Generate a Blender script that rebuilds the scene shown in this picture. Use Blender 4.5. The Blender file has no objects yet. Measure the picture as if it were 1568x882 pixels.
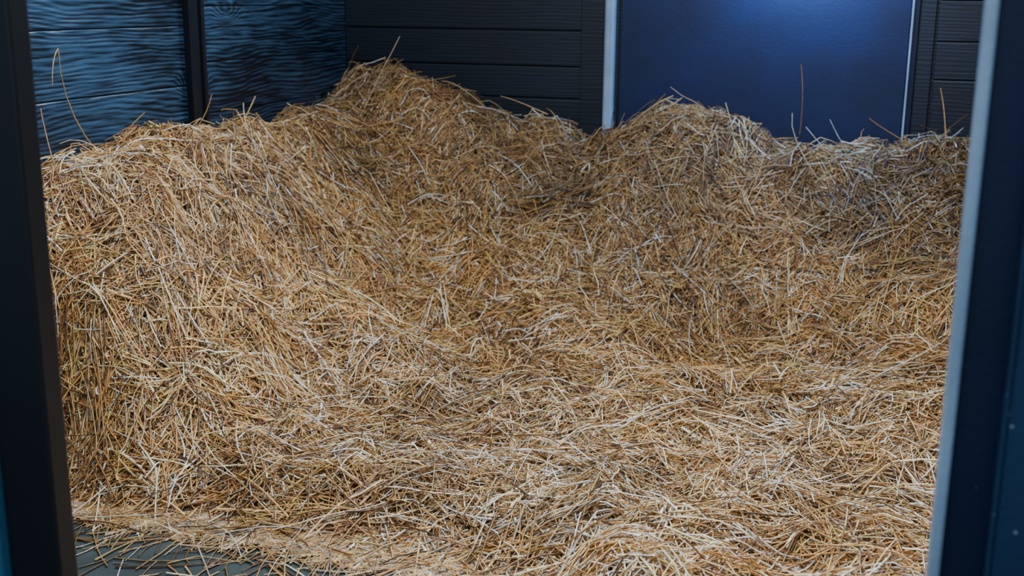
import bpy, math
import numpy as np
from mathutils import Matrix, Vector
rng=np.random.default_rng(7)
XL,XR,YF,YB=-2.54,1.12,1.35,5.2
CAMZ=1.3
def srgb(r,g,b):
    f=lambda c:(c/12.92 if c<=0.04045 else ((c+0.055)/1.055)**2.4)
    return (f(r/255),f(g/255),f(b/255),1.0)
COL=bpy.context.scene.collection
# ---------------------------------------------------------------- helpers
def new_mat(name):
    m=bpy.data.materials.new(name); m.use_nodes=True
    nt=m.node_tree; b=nt.nodes['Principled BSDF']
    return m,nt,b
def boxes_obj(name,boxes,mat,bevel=0.003,parent=None):
    """boxes: list of (x0,x1,y0,y1,z0,z1) joined in one mesh"""
    vs=[];fs=[]
    for (x0,x1,y0,y1,z0,z1) in boxes:
        o=len(vs)
        vs+=[(x0,y0,z0),(x1,y0,z0),(x1,y1,z0),(x0,y1,z0),(x0,y0,z1),(x1,y0,z1),(x1,y1,z1),(x0,y1,z1)]
        fs+=[tuple(o+i for i in f) for f in [(0,3,2,1),(4,5,6,7),(0,1,5,4),(1,2,6,5),(2,3,7,6),(3,0,4,7)]]
    me=bpy.data.meshes.new(name); me.from_pydata(vs,[],fs); me.update()
    ob=bpy.data.objects.new(name,me); COL.objects.link(ob)
    me.materials.append(mat)
    if bevel>0:
        md=ob.modifiers.new('bevel','BEVEL'); md.width=bevel; md.segments=2; md.limit_method='ANGLE'
    if parent: ob.parent=parent
    return ob
# ---------------------------------------------------------------- noise
def vnoise(x,y,scale,seed):
    r=np.random.default_rng(seed); T=r.random((64,64))*2-1
    u=x/scale+37.3; v=y/scale+11.7
    iu=np.floor(u).astype(int); iv=np.floor(v).astype(int)
    fu=u-iu; fv=v-iv; fu=fu*fu*(3-2*fu); fv=fv*fv*(3-2*fv)
    g=lambda a,b:T[a%64,b%64]
    return (g(iu,iv)*(1-fu)+g(iu+1,iv)*fu)*(1-fv)+(g(iu,iv+1)*(1-fu)+g(iu+1,iv+1)*fu)*fv
def sstep(a,b,x):
    t=np.clip((x-a)/(b-a),0,1); return t*t*(3-2*t)
BX=[-2.54,-2.42,-2.296,-2.168,-2.042,-1.886,-1.763,-1.611,-1.403,-1.256,-1.142,-0.975,-0.84,-0.703,-0.566,-0.433,-0.225,-0.047,0.077,0.199,0.3,0.7,1.12]
BZ=[0.85,0.89,0.985,1.01,0.975,0.915,0.84,0.80,0.78,0.745,0.765,0.82,0.865,0.85,0.80,0.78,0.76,0.74,0.735,0.745,0.78,0.77,0.8]
LY=[1.35,2.0,2.3,2.5,2.67,2.85,3.05,3.3,3.45,3.64,3.98,4.25,4.55,4.9,5.2]
LZ=[0.06,0.12,0.27,0.45,0.61,0.77,0.86,0.88,0.86,0.83,0.79,0.82,0.84,0.84,0.85]
RY=[1.35,2.5,4.0,5.2]; RZ=[0.35,0.5,0.65,0.75]
def edge_sd(x,y):
    return np.maximum(y-2.31,(x+0.98)*0.75+(y-2.34)*0.7)
def prof(d,w,a=0.10):
    return 1.0-0.06*np.clip(0.25-d,0,1)/0.25-sstep(a,0.26+w,d)
def H(x,y):
    base=0.10+0.04*vnoise(x,y,0.9,1)+0.05*sstep(2.6,4.6,y)
    rb=np.interp(x,BX,BZ)-0.03; rl=np.interp(y,LY,LZ)-0.02; rr=np.interp(y,RY,RZ)
    wl=np.interp(y,[1.9,2.3,3.3,4.2],[0.75,0.85,0.85,0.9])+0.13*vnoise(x*0,y,0.45,6)
    wb=1.0+0.2*vnoise(x,y*0,0.5,5)
    b=np.maximum(rb-base,0)*np.clip(prof(YB-y,wb),0,1)**1.3
    l=np.maximum(rl-base,0)*np.clip(prof(x-XL,wl,0.05),0,1)**1.3
    r=np.maximum(rr-base,0)*np.clip(prof(XR-x,0.6),0,1)
    k=14.0
    bank=np.log(np.exp(k*b)+np.exp(k*l)+np.exp(k*r)-2)/k
    rid=1-np.abs(vnoise(x+0.3*y,y,0.33,7))*2
    pit=sstep(0.25,0.7,vnoise(x,y,0.36,12))*0.07
    bump=0.03*vnoise(x,y,0.42,2)+0.038*vnoise(x,y,0.2,3)+0.038*vnoise(x,y,0.085,4)+0.02*rid-0.015-pit
    sd=edge_sd(x,y)+0.07*vnoise(x,y,0.2,9)
    m=sstep(-0.02,0.4,sd)
    m2=sstep(1.3,1.75,y)
    return (np.maximum(base+bump,0.04)*m+bank*m)*m2-0.012*(1-m)
# ---------------------------------------------------------------- materials
def straw_material():
    m,nt,b=new_mat('straw_stalk')
    at=nt.nodes.new('ShaderNodeAttribute'); at.attribute_name='straw_col'
    nz=nt.nodes.new('ShaderNodeTexNoise'); nz.inputs['Scale'].default_value=60; nz.inputs['Detail'].default_value=3
    tc=nt.nodes.new('ShaderNodeTexCoord')
    nt.links.new(tc.outputs['Object'],nz.inputs['Vector'])
    mr=nt.nodes.new('ShaderNodeMapRange'); mr.inputs['To Min'].default_value=0.68; mr.inputs['To Max'].default_value=1.28
    mr.inputs['From Min'].default_value=0.3; mr.inputs['From Max'].default_value=0.7
    nt.links.new(nz.outputs['Fac'],mr.inputs['Value'])
    mx=nt.nodes.new('ShaderNodeVectorMath'); mx.operation='MULTIPLY'
    nt.links.new(at.outputs['Color'],mx.inputs[0]); nt.links.new(mr.outputs['Result'],mx.inputs[1])
    nt.links.new(mx.outputs[0],b.inputs['Base Color'])
    b.inputs['Roughness'].default_value=0.38
    b.inputs['Specular IOR Level'].default_value=0.7
    return m
STRAW=straw_material()
def mound_material():
    m,nt,b=new_mat('straw_underlayer')
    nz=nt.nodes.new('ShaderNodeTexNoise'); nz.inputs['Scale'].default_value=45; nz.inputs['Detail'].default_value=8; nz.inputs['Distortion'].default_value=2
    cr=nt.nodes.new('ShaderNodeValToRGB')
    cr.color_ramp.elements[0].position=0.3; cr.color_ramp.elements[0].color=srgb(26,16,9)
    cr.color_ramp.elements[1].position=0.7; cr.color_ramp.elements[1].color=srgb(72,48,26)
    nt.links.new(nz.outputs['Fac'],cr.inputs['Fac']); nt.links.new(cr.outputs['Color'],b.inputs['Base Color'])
    bp=nt.nodes.new('ShaderNodeBump'); bp.inputs['Strength'].default_value=1; bp.inputs['Distance'].default_value=0.02
    nt.links.new(nz.outputs['Fac'],bp.inputs['Height']); nt.links.new(bp.outputs['Normal'],b.inputs['Normal'])
    b.inputs['Roughness'].default_value=0.9
    return m
def wood_paint(name,axis,dark,light,grain=1.0,rough=0.33,lines=1.0,off=0.68,wave=9.0,knot=4.0):
    """painted softwood with cathedral grain and knots; grain runs along `axis`"""
    m,nt,b=new_mat(name)
    L=nt.links.new
    def math_(op,a=None,b_=None,c=None):
        n=nt.nodes.new('ShaderNodeMath'); n.operation=op
        for i,v in enumerate((a,b_,c)):
            if v is None: continue
            if isinstance(v,(int,float)): n.inputs[i].default_value=v
            else: L(v,n.inputs[i])
        return n.outputs[0]
    tc=nt.nodes.new('ShaderNodeTexCoord')
    def mapped(s):
        mp=nt.nodes.new('ShaderNodeMapping'); L(tc.outputs['Object'],mp.inputs['Vector'])
        mp.inputs['Scale'].default_value=(1,s,1) if axis=='Y' else (s,1,1)
        return mp.outputs[0]
    n1=nt.nodes.new('ShaderNodeTexNoise'); n1.inputs['Scale'].default_value=5.0; n1.inputs['Detail'].default_value=2.5; n1.inputs['Roughness'].default_value=0.4
    L(mapped(0.3),n1.inputs['Vector'])
    vo=nt.nodes.new('ShaderNodeTexVoronoi'); vo.inputs['Scale'].default_value=3.4
    L(mapped(0.5),vo.inputs['Vector'])
    kn=nt.nodes.new('ShaderNodeMapRange'); kn.interpolation_type='SMOOTHERSTEP'
    kn.inputs['From Min'].default_value=0.0; kn.inputs['From Max'].default_value=0.26
    kn.inputs['To Min'].default_value=knot; kn.inputs['To Max'].default_value=0.0
    L(vo.outputs['Distance'],kn.inputs['Value'])
    sx=nt.nodes.new('ShaderNodeSeparateXYZ'); L(tc.outputs['Object'],sx.inputs[0])
    f=math_('MULTIPLY_ADD',sx.outputs['Z'],62*lines,math_('MULTIPLY_ADD',n1.outputs['Fac'],wave*lines,kn.outputs[0]))
    ring=math_('PINGPONG',f,0.5)
    n2=nt.nodes.new('ShaderNodeTexNoise'); n2.inputs['Scale'].default_value=110; n2.inputs['Detail'].default_value=5
    L(mapped(0.06),n2.inputs['Vector'])
    ad=math_('MULTIPLY_ADD',ring,0.6,n2.outputs['Fac'])
    n3=nt.nodes.new('ShaderNodeTexNoise'); n3.inputs['Scale'].default_value=3.0; n3.inputs['Detail'].default_value=3
    L(mapped(0.6),n3.inputs['Vector'])
    a2=math_('MULTIPLY_ADD',n3.outputs['Fac'],0.7,ad)
    cr=nt.nodes.new('ShaderNodeValToRGB')
    cr.color_ramp.elements[0].position=off; cr.color_ramp.elements[0].color=dark
    cr.color_ramp.elements[1].position=1.0; cr.color_ramp.elements[1].color=light
    L(math_('MULTIPLY',a2,0.74),cr.inputs['Fac']); L(cr.outputs['Color'],b.inputs['Base Color'])
    bp=nt.nodes.new('ShaderNodeBump'); bp.inputs['Strength'].default_value=0.5*grain; bp.inputs['Distance'].default_value=0.006
    L(ad,bp.inputs['Height']); L(bp.outputs['Normal'],b.inputs['Normal'])
    b.inputs['Roughness'].default_value=rough
    return m
def paint(name,col,rough=0.4,metal=0.0,bump=0.1,scale=200,speck=0.0,speckcol=(0.3,0.4,0.5,1)):
    m,nt,b=new_mat(name)
    tc=nt.nodes.new('ShaderNodeTexCoord')
    nz=nt.nodes.new('ShaderNodeTexNoise'); nz.inputs['Scale'].default_value=scale; nz.inputs['Detail'].default_value=4
    nt.links.new(tc.outputs['Object'],nz.inputs['Vector'])
    bp=nt.nodes.new('ShaderNodeBump'); bp.inputs['Strength'].default_value=bump; bp.inputs['Distance'].default_value=0.002
    nt.links.new(nz.outputs['Fac'],bp.inputs['Height']); nt.links.new(bp.outputs['Normal'],b.inputs['Normal'])
    n3=nt.nodes.new('ShaderNodeTexNoise'); n3.inputs['Scale'].default_value=4; n3.inputs['Detail'].default_value=5
    nt.links.new(tc.outputs['Object'],n3.inputs['Vector'])
    cr=nt.nodes.new('ShaderNodeValToRGB')
    cr.color_ramp.elements[0].position=0.3; cr.color_ramp.elements[0].color=tuple(c*0.75 for c in col[:3])+(1,)
    cr.color_ramp.elements[1].position=0.75; cr.color_ramp.elements[1].color=tuple(min(1,c*1.3) for c in col[:3])+(1,)
    nt.links.new(n3.outputs['Fac'],cr.inputs['Fac'])
    outc=cr.outputs['Color']
    if speck>0:
        vo=nt.nodes.new('ShaderNodeTexVoronoi'); vo.inputs['Scale'].default_value=28
        nt.links.new(tc.outputs['Object'],vo.inputs['Vector'])
        lt=nt.nodes.new('ShaderNodeMath'); lt.operation='LESS_THAN'; lt.inputs[1].default_value=speck
        nt.links.new(vo.outputs['Distance'],lt.inputs[0])
        mx=nt.nodes.new('ShaderNodeMix'); mx.data_type='RGBA'
        nt.links.new(lt.outputs[0],mx.inputs[0]); nt.links.new(outc,mx.inputs[6]); mx.inputs[7].default_value=speckcol
        outc=mx.outputs[2]
    nt.links.new(outc,b.inputs['Base Color'])
    b.inputs['Roughness'].default_value=rough; b.inputs['Metallic'].default_value=metal
    return m
MW_L=wood_paint('painted_wood_left','Y',srgb(4,13,25),srgb(58,94,128),1.0,0.36,1.0,0.63)  # pale streaks: grain, with the blue sheen painted into the light colour
MW_B=wood_paint('painted_wood_back','X',srgb(3,14,28),srgb(7,24,42),0.4,0.5,1.0,0.62,4.0,0.0)
M_PANEL=paint('painted_panel',srgb(3,22,58),0.45,0,0.25,90,0.0)
M_BLACK=paint('black_steel',srgb(4,11,20),0.45)
M_GALV=paint('galvanised_steel',srgb(140,166,196),0.4,0.2)
M_SILV=paint('worn_steel_edge',srgb(128,160,192),0.4,0.2,0.3,120)
M_NAVY=paint('navy_door_paint',srgb(10,42,74),0.45,0,0.3,150,0.045,srgb(120,150,175))
M_NAVY2=paint('navy_frame_paint',srgb(4,20,50),0.4,0,0.2,150,0.02,srgb(90,120,150))
M_BLUE=paint('blue_frame_paint',srgb(38,88,124),0.5,0,0.3,150,0.03,srgb(120,150,175))
# ---------------------------------------------------------------- floor
fm,nt,b=new_mat('concrete')
tc=nt.nodes.new('ShaderNodeTexCoord')
nz=nt.nodes.new('ShaderNodeTexNoise'); nz.inputs['Scale'].default_value=6; nz.inputs['Detail'].default_value=9
nt.links.new(tc.outputs['Object'],nz.inputs['Vector'])
cr=nt.nodes.new('ShaderNodeValToRGB'); cr.color_ramp.elements[0].position=0.3; cr.color_ramp.elements[0].color=srgb(26,36,36)
cr.color_ramp.elements[1].position=0.7; cr.color_ramp.elements[1].color=srgb(56,70,70)
nt.links.new(nz.outputs['Fac'],cr.inputs['Fac']); nt.links.new(cr.outputs['Color'],b.inputs['Base Color'])
bp=nt.nodes.new('ShaderNodeBump'); bp.inputs['Strength'].default_value=0.5; bp.inputs['Distance'].default_value=0.01
nt.links.new(nz.outputs['Fac'],bp.inputs['Height']); nt.links.new(bp.outputs['Normal'],b.inputs['Normal'])
b.inputs['Roughness'].default_value=0.65
boxes_obj('floor',[(-4,3,-1.5,YB+0.1,-0.1,0.0)],fm,0)
# ---------------------------------------------------------------- walls
WH=2.4
def planks_y(z0list,y0,y1):
    bx=[(XL-0.06,XL-0.008,y0,y1,0,WH)]
    for a,c in zip(z0list[:-1],z0list[1:]):
        bx.append((XL-0.02,XL,y0,y1,a+0.002,c-0.002))
    return bx
zl=[-0.0,0.22,0.50,0.75,0.965,1.185,1.40,1.62,1.84,2.06,2.4]
boxes_obj('wall_left',planks_y(zl,YF,3.86)+planks_y([0,0.17,0.41,0.63,0.85,1.045,1.255,1.47,1.7,1.9,2.15,2.4],3.92,YB),MW_L,0.004)
boxes_obj('wall_post',[(XL-0.05,XL+0.018,3.862,3.925,0,WH),(XL-0.05,XL+0.028,3.925,3.945,0,WH),(XL-0.05,XL+0.028,3.842,3.862,0,WH)],M_BLACK,0.002)
bk=[(XL-0.06,XR+0.06,YB+0.012,YB+0.07,0,WH)]
zs=[0.0,0.18,0.35,0.52,0.69,0.848,0.992,1.152,1.32,1.5,1.67,1.84,2.0,2.2,2.4]
for a,c in zip(zs[:-1],zs[1:]):
    bk.append((XL,-1.36,YB,YB+0.02,a+0.003,c-0.003))
bk.append((-1.375,-1.20,YB-0.002,YB+0.02,0,WH))
for a,c in zip([0,0.3,0.66,0.98,1.135,1.3,1.46,1.8],[0.3,0.66,0.98,1.135,1.3,1.46,1.8,2.4]):
    bk.append((0.135,XR,YB,YB+0.02,a+0.002,c-0.002))
bk.append((0.06,0.125,YB-0.004,YB+0.02,0,WH))
boxes_obj('wall_back',bk,MW_B,0.004)
boxes_obj('wall_panel',[(-1.19,0.025,YB-0.004,YB+0.02,0,WH)],M_PANEL,0.003)
boxes_obj('wall_pipe',[(-1.258,-1.212,YB-0.045,YB+0.004,0,WH)],M_GALV,0.012)
boxes_obj('trim_1',[(0.028,0.036,YB-0.018,YB,0,WH)],M_GALV,0.001)
boxes_obj('trim_2',[(0.036,0.058,YB-0.010,YB,0,WH)],M_NAVY2,0.001)
boxes_obj('wall_right',[(XR,XR+0.06,YF,YB,0,WH)],MW_B,0)
boxes_obj('wall_front',[(XL-0.06,-1.62,YF-0.03,YF+0.03,0,WH),(0.55,XR+0.06,YF-0.03,YF+0.03,0,WH),(XL-0.06,XR+0.06,YF-0.03,YF+0.03,2.2,WH)],M_NAVY,0.003)
df=bpy.data.objects.new('door_frame',None); COL.objects.link(df)
boxes_obj('jamb_left',[(-1.236,-1.143,YF-0.03,YF+0.012,0,2.1)],M_BLACK,0.005,df)
boxes_obj('jamb_left_plate',[(-1.62,-1.240,YF-0.045,YF+0.02,0,2.1)],M_BLUE,0.006,df)
boxes_obj('jamb_right_edge',[(0.078,0.091,YF-0.045,YF,0,2.1)],M_SILV,0.004,df)
boxes_obj('jamb_right',[(0.088,0.15,YF-0.035,YF+0.02,0,2.1)],M_NAVY2,0.004,df)
boxes_obj('head',[(-1.236,0.15,YF-0.03,YF+0.03,2.1,2.2)],M_BLACK,0.004,df)
boxes_obj('sliding_door',[(0.135,0.139,YF-0.082,YF-0.052,0.0,2.1),(0.139,0.95,YF-0.078,YF-0.052,0.0,2.1)],M_NAVY,0.002)
# ---------------------------------------------------------------- straw
root=bpy.data.objects.new('straw_bedding',None); COL.objects.link(root)
nx,ny=300,310
gx=np.linspace(XL+0.012,XR-0.012,nx); gy=np.linspace(YF+0.06,YB-0.05,ny)
GX,GY=np.meshgrid(gx,gy); GZ=H(GX,GY)-0.045
vv=np.stack([GX,GY,GZ],-1).reshape(-1,3)
idx=np.arange(nx*ny).reshape(ny,nx)
ff=np.stack([idx[:-1,:-1],idx[:-1,1:],idx[1:,1:],idx[1:,:-1]],-1).reshape(-1,4)
def mesh_from(name,v,f,mat,col=None,smooth=True,parent=root):
    me=bpy.data.meshes.new(name)
    k=f.shape[1]
    me.vertices.add(len(v)); me.vertices.foreach_set('co',v.astype(np.float32).ravel())
    me.loops.add(f.size); me.loops.foreach_set('vertex_index',f.astype(np.int32).ravel())
    me.polygons.add(len(f)); me.polygons.foreach_set('loop_start',np.arange(0,f.size,k,dtype=np.int32))
    me.update(calc_edges=True)
    me.polygons.foreach_set('use_smooth',np.full(len(f),smooth))
    if col is not None:
        a=me.attributes.new('straw_col','FLOAT_COLOR','POINT')
        a.data.foreach_set('color',col.astype(np.float32).ravel())
    me.materials.append(mat)
    ob=bpy.data.objects.new(name,me); COL.objects.link(ob)
    if parent: ob.parent=parent
    return ob
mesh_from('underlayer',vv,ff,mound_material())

PAL=np.array([srgb(*c)[:3] for c in [(204,157,92),(184,137,76),(158,109,60),(220,183,124),(234,212,176),(124,84,48),(182,158,92),(238,235,228),(84,56,34)]])
def pick_colors(n,x,y):
    w=np.array([.20,.18,.15,.13,.09,.11,.08,.05,.08])
    i=rng.choice(len(PAL),n,p=w/w.sum())
    # bleached stalks, commoner front centre; whiter colour paints in its brighter light
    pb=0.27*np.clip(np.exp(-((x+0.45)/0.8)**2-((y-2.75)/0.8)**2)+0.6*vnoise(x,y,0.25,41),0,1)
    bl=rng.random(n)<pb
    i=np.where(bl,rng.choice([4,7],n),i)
    c=PAL[i].copy()
    c*= (1+rng.normal(0,0.16,n))[:,None]
    patch=1+0.26*vnoise(x,y,0.5,21)+0.22*vnoise(x,y,0.17,22)-0.26*sstep(3.4,4.8,y)  # random tone, plus shade at the back put into the colour
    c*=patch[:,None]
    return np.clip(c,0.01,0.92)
def field_angle(x,y):
    return 2.4*vnoise(x,y,0.6,31)+1.8*vnoise(x,y,0.25,32)+0.25
def sample_xy(n):
    out=[]; tot=0
    while tot<n:
        m=n*2
        x=rng.uniform(XL+0.03,XR-0.03,m); y=rng.uniform(YF+0.08,YB-0.05,m)
        e=0.02
        sx=(H(x+e,y)-H(x-e,y))/(2*e); sy=(H(x,y+e)-H(x,y-e))/(2*e)
        w=np.sqrt(1+sx*sx+sy*sy)/2.2
        w*=np.where(x>0.45,0.4,1.0)*np.where(y<1.9,0.5,1.0)
        sd=edge_sd(x,y)
        w*=np.where(sd<-0.03,0.11*np.exp(np.minimum(sd,0)*5),1.0)
        k=rng.random(m)<w
        out.append(np.stack([x[k],y[k]],-1)); tot+=k.sum()
    return np.concatenate(out)[:n]
def tubes(name,C,r,col,sides=3,flat=1.0):
    """C (n,rings,3) centre lines -> tapered tubes, one mesh"""
    n,nring=C.shape[:2]
    s=np.linspace(-0.5,0.5,nring)[None,:]
    T=np.gradient(C,axis=1); T/=np.linalg.norm(T,axis=2,keepdims=True)+1e-9
    ref=np.broadcast_to(np.array([0.05,0.03,1.0]),T.shape)
    Sd=np.cross(T,ref); Sd/=np.linalg.norm(Sd,axis=2,keepdims=True)+1e-9
    U=np.cross(Sd,T)
    rr=(r[:,None]*np.linspace(1.0,0.7,nring)[None,:])[:,:,None]
    ph=rng.uniform(0,2*math.pi,n)[:,None]
    V=np.zeros((n,nring,sides,3))
    roll=rng.uniform(-0.9,0.9,n)[:,None,None]
    for k in range(sides):
        if flat<0.99:
            a=2*math.pi*k/sides
            u0=np.cos(a)*rr; v0=np.sin(a)*rr*flat
            u=u0*np.cos(roll)-v0*np.sin(roll); v=u0*np.sin(roll)+v0*np.cos(roll)
        else:
            a=(2*math.pi*k/sides+ph)[:,:,None]
            u=np.cos(a)*rr; v=np.sin(a)*rr
        V[:,:,k,:]=C+Sd*u+U*v
    base=(np.arange(n)*nring*sides)[:,None,None]
    j=np.arange(nring-1)[None,:,None]; k=np.arange(sides)[None,None,:]; k2=(k+1)%sides
    f=np.stack([base+j*sides+k,base+j*sides+k2,base+(j+1)*sides+k2,base+(j+1)*sides+k],-1).reshape(-1,4)
    g=1+rng.normal(0,0.12,n)[:,None]*s*2
    cc=np.clip(col[:,None,:]*g[:,:,None],0.005,0.92)
    cc=np.repeat(cc[:,:,None,:],sides,2)
    rgba=np.concatenate([cc,np.ones(cc.shape[:-1]+(1,))],-1)
    return mesh_from(name,V.reshape(-1,3),f,STRAW,rgba.reshape(-1,4))
def stalks(name,n,Lmin,Lmax,rad,lift,nring=5,sides=3,tiltsd=0.12,spread=0.75,wild=0.04,follow=0.6,flat=1.0,bright=1.0,cluster=0,rndp=0.6):
    if cluster:
        nc=n//cluster
        Pc=sample_xy(nc)
        P=np.repeat(Pc,cluster,0); n=len(P)
        thc=np.repeat(field_angle(Pc[:,0],Pc[:,1])+rng.normal(0,1.2,nc),cluster)
        offc=np.repeat(rng.uniform(lift[0],lift[1],nc),cluster)
        tlc=np.repeat(rng.normal(0,tiltsd,nc),cluster)
        a=rng.normal(0,0.05,n); c=rng.normal(0,0.022,n)
        P=P+np.stack([np.cos(thc)*a-np.sin(thc)*c,np.sin(thc)*a+np.cos(thc)*c],-1)
        x=P[:,0]; y=P[:,1]
        th=thc+rng.normal(0,spread,n)
        off=(offc+rng.uniform(-0.012,0.012,n))[:,None]
        tl=tlc+rng.normal(0,0.06,n)
    else:
        P=sample_xy(n); x=P[:,0]; y=P[:,1]
        th=field_angle(x,y)+rng.normal(0,spread,n)
        rnd=rng.random(n)<rndp; th[rnd]=rng.uniform(0,math.pi*2,rnd.sum())
        off=rng.uniform(lift[0],lift[1],n)[:,None]
        tl=rng.normal(0,tiltsd,n)
    L=rng.uniform(Lmin,Lmax,n)*rng.choice([1,1,0.6],n)
    s=np.linspace(-0.5,0.5,nring)[None,:]
    bend=rng.normal(0,0.45,n)
    kink=np.where(rng.random(n)<0.2,rng.normal(0,0.9,n),0)
    ang=th[:,None]+bend[:,None]*s+np.where(s>0.0,kink[:,None],0)
    e=0.03
    gxs=(H(x+e,y)-H(x-e,y))/(2*e); gys=(H(x,y+e)-H(x,y-e))/(2*e)
    sl=gxs*np.cos(th)+gys*np.sin(th)
    Lh=L/np.sqrt(1+sl*sl)
    ds=(Lh/(nring-1))[:,None]
    px=x[:,None]+np.cumsum(np.cos(ang)*ds,1)-np.cos(th)[:,None]*Lh[:,None]*0.5
    py=y[:,None]+np.cumsum(np.sin(ang)*ds,1)-np.sin(th)[:,None]*Lh[:,None]*0.5
    px=np.clip(px,XL+0.02,XR-0.012); py=np.clip(py,YF+0.06,YB-0.05)
    hp=H(px,py); hc=hp[:,[nring//2]]
    lin=hc+(hp[:,[-1]]-hp[:,[0]])*s
    sdv=edge_sd(x,y)
    wd=(rng.random(n)<wild)&(sdv>0.1)
    damp=sstep(-0.05,0.22,sdv)
    tl=tl*damp; off=np.where(off>0,off*(0.3+0.7*damp[:,None]),off)
    tl=np.where(wd,np.abs(rng.normal(0,0.45,n)),tl)
    pz=follow*hp+(1-follow)*lin+off+np.sin(tl)[:,None]*L[:,None]*(s+np.where(wd,0.5,0)[:,None])
    bow=rng.normal(0,0.06,n)[:,None]*L[:,None]*(0.25-s*s)*4
    pz=np.maximum(pz+bow,0.004)
    C=np.stack([px,py,pz],-1)
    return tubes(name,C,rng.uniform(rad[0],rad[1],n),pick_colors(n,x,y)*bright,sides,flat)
stalks('deep_stalks',38000,0.12,0.26,(0.0022,0.0036),(-0.050,-0.016),nring=4,follow=0.8,tiltsd=0.08,wild=0.0,bright=0.5)  # buried layer dimmed, shade of the gaps put into its colour
stalks('long_stalks',30000,0.14,0.32,(0.0016,0.0031),(-0.018,0.024),nring=6,follow=0.55,tiltsd=0.13,wild=0.014,spread=0.9)
stalks('bundled_stalks',26000,0.12,0.28,(0.0016,0.0031),(-0.006,0.038),nring=5,follow=0.55,tiltsd=0.16,wild=0.0,spread=0.35,cluster=12)
stalks('short_stalks',38000,0.04,0.13,(0.0014,0.0028),(-0.016,0.026),nring=3,follow=0.6,tiltsd=0.25,wild=0.010,spread=1.2)
stalks('leaf_ribbons',20000,0.03,0.14,(0.0022,0.0052),(-0.012,0.026),nring=4,sides=4,follow=0.6,tiltsd=0.22,wild=0.004,spread=1.2,flat=0.14,bright=1.2)
# individual long stalks that lean on the walls or poke out of the ridge
def bez(p0,p1,p2,n=7):
    t=np.linspace(0,1,n)[:,None]; p0,p1,p2=map(np.array,(p0,p1,p2))
    return (1-t)**2*p0+2*t*(1-t)*p1+t*t*p2
lone=[bez((-2.42,3.22,0.74),(-2.50,3.08,0.90),(-2.505,3.10,1.13)),
      bez((-2.505,3.10,1.13),(-2.50,3.06,1.11),(-2.49,3.04,1.02)),
      bez((-2.46,3.70,0.78),(-2.45,3.82,0.84),(-2.47,3.90,0.93)),
      bez((-2.46,4.05,0.76),(-2.45,4.14,0.86),(-2.47,4.22,0.90)),
      bez((-0.37,4.95,0.76),(-0.36,4.96,0.9),(-0.385,4.98,1.04)),
      bez((0.20,4.95,0.72),(0.19,5.0,0.86),(0.16,5.02,0.96)),
      bez((0.10,4.95,0.72),(-0.05,4.92,0.80),(-0.10,4.9,0.84)),
      bez((-1.72,4.95,0.80),(-1.85,4.9,0.94),(-1.95,4.95,0.93)),
      bez((-1.45,4.95,0.80),(-1.6,4.95,0.86),(-1.68,4.98,0.87)),
      bez((-2.45,4.95,0.84),(-2.47,4.98,0.93),(-2.44,5.02,0.97)),
      bez((-2.30,4.90,0.95),(-2.36,4.95,1.02),(-2.42,4.98,1.00)),
      bez((-1.10,4.95,0.74),(-1.0,4.9,0.86),(-0.90,4.95,0.90))]
lc=np.array([PAL[k] for k in [0,0,1,3,2,0,0,3,3,1,0,3]])
tubes('lone_stalks',np.stack(lone),np.full(len(lone),0.0024),lc)
# ---------------------------------------------------------------- lights
def area(name,loc,target,size,energy,col,sizey=None):
    l=bpy.data.lights.new(name,'AREA'); l.size=size; l.energy=energy; l.color=col
    if sizey: l.shape='RECTANGLE'; l.size_y=sizey
    o=bpy.data.objects.new(name,l); COL.objects.link(o); o.location=loc
    d=Vector(target)-Vector(loc); o.rotation_euler=d.to_track_quat('-Z','Y').to_euler()
    return o
area('skylight',(-0.5,2.3,3.4),(-0.5,2.4,0),1.5,125,(0.90,0.95,1.0))
area('back_window_light',(-0.2,6.6,4.4),(-0.6,2.8,0.2),1.4,310,(0.76,0.88,1.0),0.7)
area('panel_glow_light',(-0.42,4.93,1.60),(-0.42,5.2,1.30),0.35,17,(0.25,0.52,1.0),0.12)  # added lamp, unseen above the view, for the blue glow on the panel
area('aisle_light',(-0.6,0.2,3.2),(-0.6,3.0,0.2),1.8,85,(0.98,0.96,0.94))
w=bpy.data.worlds.new('World'); bpy.context.scene.world=w; w.use_nodes=True
bg=w.node_tree.nodes['Background']; bg.inputs[0].default_value=(0.5,0.72,1.0,1); bg.inputs[1].default_value=0.33
# ---------------------------------------------------------------- camera
cam=bpy.data.cameras.new('camera'); co=bpy.data.objects.new('camera',cam); COL.objects.link(co)
Mr=Matrix.Rotation(math.radians(18.0),3,'Z')@Matrix.Rotation(math.radians(76.0),3,'X')@Matrix.Rotation(math.radians(0.5),3,'Z')
co.matrix_world=Matrix.Translation((0,0,CAMZ))@Mr.to_4x4()
cam.sensor_width=36; cam.lens=1790.0/1568*36; cam.clip_start=0.05
cam.dof.use_dof=True; cam.dof.focus_distance=3.0; cam.dof.aperture_fstop=4.5
bpy.context.scene.camera=co
